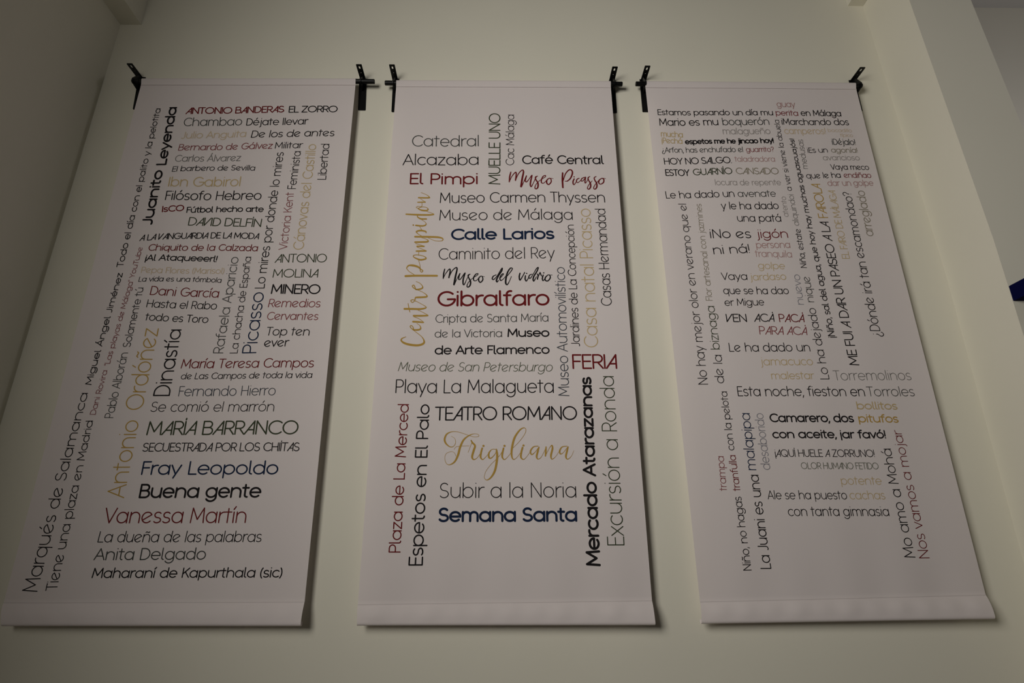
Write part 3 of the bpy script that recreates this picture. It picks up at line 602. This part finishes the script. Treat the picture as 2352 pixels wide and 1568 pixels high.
vidrio = [[(100,110,22),(80,200,28),(70,300,22)], [(70,300,14),(120,200,16),(195,110,22),(212,150,28),(185,285,28)], [(185,285,12),(250,150,18),(330,80,22),(352,115,30),(320,260,36),(290,425,38)],
 [(295,425,22),(350,310,12),(410,200,20),(388,275,26),(388,322,24),(425,312,18),(515,190,22),(480,310,30),(475,410,28),(500,425,22),(550,320,12),(600,225,16)],
 [(620,215,16),(577,238,22),(590,290,26),(625,360,32),(620,440,30),(580,480,24),(555,462,20),(580,390,14),(650,315,12),(700,280,12),(772,230,16),(775,205,18),(730,222,22),(690,290,26),(697,345,22),(742,348,16),(790,300,10)],
 [(840,255,16),(800,290,24),(795,350,28),(830,385,24),(878,330,24),(865,265,20),(835,255,14),(912,270,10)],
 [(1150,230,16),(1090,260,22),(1070,310,26),(1100,325,20),(1170,250,14),(1250,120,20),(1275,95,22),(1262,150,26),(1190,260,30),(1155,340,32),(1168,375,26),(1200,340,12)],
 [(1220,310,12),(1290,230,16),(1290,205,18),(1250,240,22),(1225,300,26),(1242,345,22),(1290,320,14),(1340,262,10)], [(1345,290,12),(1450,160,18),(1480,105,20),(1440,95,24),(1382,180,30),(1350,300,34),(1345,400,32),(1375,430,24),(1420,360,14),(1460,262,12)],
 [(1635,200,26),(1620,270,30),(1635,340,26),(1690,260,18),(1730,185,20)], [(1745,250,24),(1740,320,28),(1765,360,22),(1810,290,12)], [(1770,205,28)],
 [(1880,220,16),(1830,242,22),(1815,290,26),(1850,300,20),(1910,210,14),(1970,110,20),(2008,88,22),(1982,160,26),(1920,260,30),(1902,330,30),(1920,360,22),(1970,270,12)],
 [(1985,215,18),(2002,250,26),(1990,322,28)], [(1990,322,14),(2040,192,20),(2058,230,26),(2078,262,18)], [(2108,240,24),(2090,310,28),(2105,355,22),(2150,305,12)], [(2118,196,28)],
 [(2200,240,18),(2152,290,26),(2150,345,28),(2200,360,22),(2250,300,26),(2240,242,22),(2205,238,14),(2292,240,10)]]
script(B2, vidrio, 8.875, 1010, 605, 'k')
frig = [[(225,225,5),(280,260,6),(295,330,7),(260,390,9),(200,395,15),(135,340,26),(115,270,30),(150,190,24),(230,152,11),(340,155,8),(480,200,8),(600,235,7),(670,225,7),(665,195,7),(600,185,7),(520,210,16),(430,280,28),(370,400,34),(335,530,34),(280,640,26),(200,690,13),(145,670,7),(118,590,6),(140,510,6),(220,475,6),(275,495,6),(300,550,5)],
 [(270,440,5),(300,400,6),(370,388,7),(520,380,6)], [(500,490,5),(545,370,6),(562,320,9),(548,290,14),(570,330,28),(612,380,30),(590,460,34),(565,560,32),(590,605,18),(650,575,7),(722,470,6)],
 [(730,420,26),(710,500,30),(705,570,28),(740,605,14),(790,560,6),(840,500,6)], [(750,382,36)],
 [(950,438,9),(890,440,9),(840,500,24),(842,570,28),(880,580,15),(950,500,9),(962,435,14),(975,520,34),(970,620,36),(940,780,34),(880,890,26),(810,940,13),(765,900,6),(790,800,6),(870,690,6),(960,600,6),(1030,520,6),(1070,440,6)],
 [(1080,420,26),(1060,510,30),(1060,570,26),(1095,605,13),(1150,560,6),(1225,460,6)], [(1095,382,36)],
 [(1225,425,6),(1330,320,6),(1420,200,7),(1445,120,8),(1410,88,13),(1340,130,24),(1260,250,32),(1220,400,34),(1210,520,30),(1235,600,16),(1290,580,6),(1375,470,6)],
 [(1390,410,28),(1370,490,30),(1365,570,28),(1405,605,13),(1450,570,6),(1510,490,6)], [(1405,377,34)],
 [(1645,388,11),(1570,400,16),(1520,470,26),(1540,525,18),(1600,480,7),(1660,400,9),(1640,470,30),(1620,560,28),(1645,600,13),(1700,560,6),(1765,430,6)],
 [(1775,400,18),(1770,480,30),(1765,550,20)], [(1768,540,7),(1830,420,7),(1870,375,18),(1880,430,30),(1855,540,30),(1870,600,16),(1930,560,6),(1990,470,6)],
 [(2120,388,11),(2040,400,16),(2000,460,26),(2010,515,18),(2060,490,7),(2135,395,9),(2120,460,30),(2100,560,28),(2130,600,13),(2190,550,6),(2230,460,5)]]
script(B2, frig, 7.127, 1005, 970, 'o')
def up(st): return [[(q[0], q[1] + 1407, q[2]) for q in s_] for s_ in st]
centre = up([[(180,1315,10),(110,1345,20),(95,1385,26),(150,1430,36),(260,1460,40),(400,1470,38),(495,1440,36),(515,1390,26),(470,1310,12),(350,1215,10),(300,1175,14),(258,1130,14),(275,1105,14),(308,1130,14),(318,1170,20),(330,1185,28),(400,1185,32),(448,1165,26),(440,1110,12),(380,1065,9)],
 [(312,1035,32),(400,1038,32),(500,1045,26)], [(500,1040,10),(430,985,10),(325,940,14)], [(322,925,30),(450,925,34),(580,920,28)], [(575,905,12),(480,855,10),(390,815,10)],
 [(155,800,36),(300,800,36),(450,800,34),(540,780,24),(545,755,14),(470,710,10),(355,655,12),(300,680,15),(270,650,15),(300,630,15),(342,640,16)], [(255,860,10),(237,790,15),(220,700,10)],
 [(345,640,14),(358,590,22),(400,585,34),(550,575,32),(560,540,16),(490,490,10),(400,450,10),(330,420,16),(298,380,16),(325,360,16),(345,395,16),(362,438,24),(430,435,30),(485,410,24),(480,370,14),(430,320,11),(370,295,11)],
 [(175,195,40),(350,187,38),(750,183,36)], [(330,165,11),(240,110,11),(190,50,13)]])
pomp = [[(190,1457,13),(230,1408,26),(310,1405,40),(400,1430,36),(450,1470,22),(490,1500,16),(470,1528,14),(445,1500,14),(438,1400,9),(412,1300,9)],
 [(548,1255,16),(540,1282,28),(450,1300,34),(370,1275,26),(318,1245,14),(332,1215,14),(400,1210,13),(500,1230,14),(548,1258,16)], [(410,1220,10),(418,1150,10)],
 [(375,1140,30),(545,1135,32)], [(540,1125,10),(385,1065,12)], [(385,1050,26),(510,1050,30)], [(500,1040,10),(360,1000,12)], [(350,975,32),(560,967,36),(588,945,20),(560,920,12),(470,890,10)],
 [(350,875,34),(600,875,38),(780,880,36),(858,905,22),(840,945,12),(720,945,10),(590,895,8)], [(470,860,10),(400,820,14),(376,780,26),(450,760,36),(540,775,30),(550,802,14)], [(470,745,10),(435,690,10)],
 [(365,665,30),(480,675,30),(545,655,22),(540,610,10),(470,560,10)], [(315,660,30)], [(555,545,28),(460,545,32),(400,515,22),(392,480,12)], [(185,460,28),(400,470,36),(600,470,34),(690,460,26)], [(695,452,12),(640,430,10),(560,405,10)],
 [(592,365,20),(560,390,32),(470,385,32),(410,355,16),(480,325,12),(560,335,12),(592,367,16)], [(405,352,12),(372,335,12),(400,315,10),(470,315,10),(475,250,9)],
 [(400,240,22),(535,235,26)], [(525,225,12),(450,175,10)], [(415,155,28),(595,155,28),(608,138,18),(560,100,10),(460,60,9)]]
script(B2, centre + pomp, 8.04, 910, 435, 'o')
# print('XL XR YE XE', XL, XR, YE, XE, 'zl', zl, zr, 'banner z', B2.TL.z, B2.BL.z, (B2.TR - B2.TL).length)
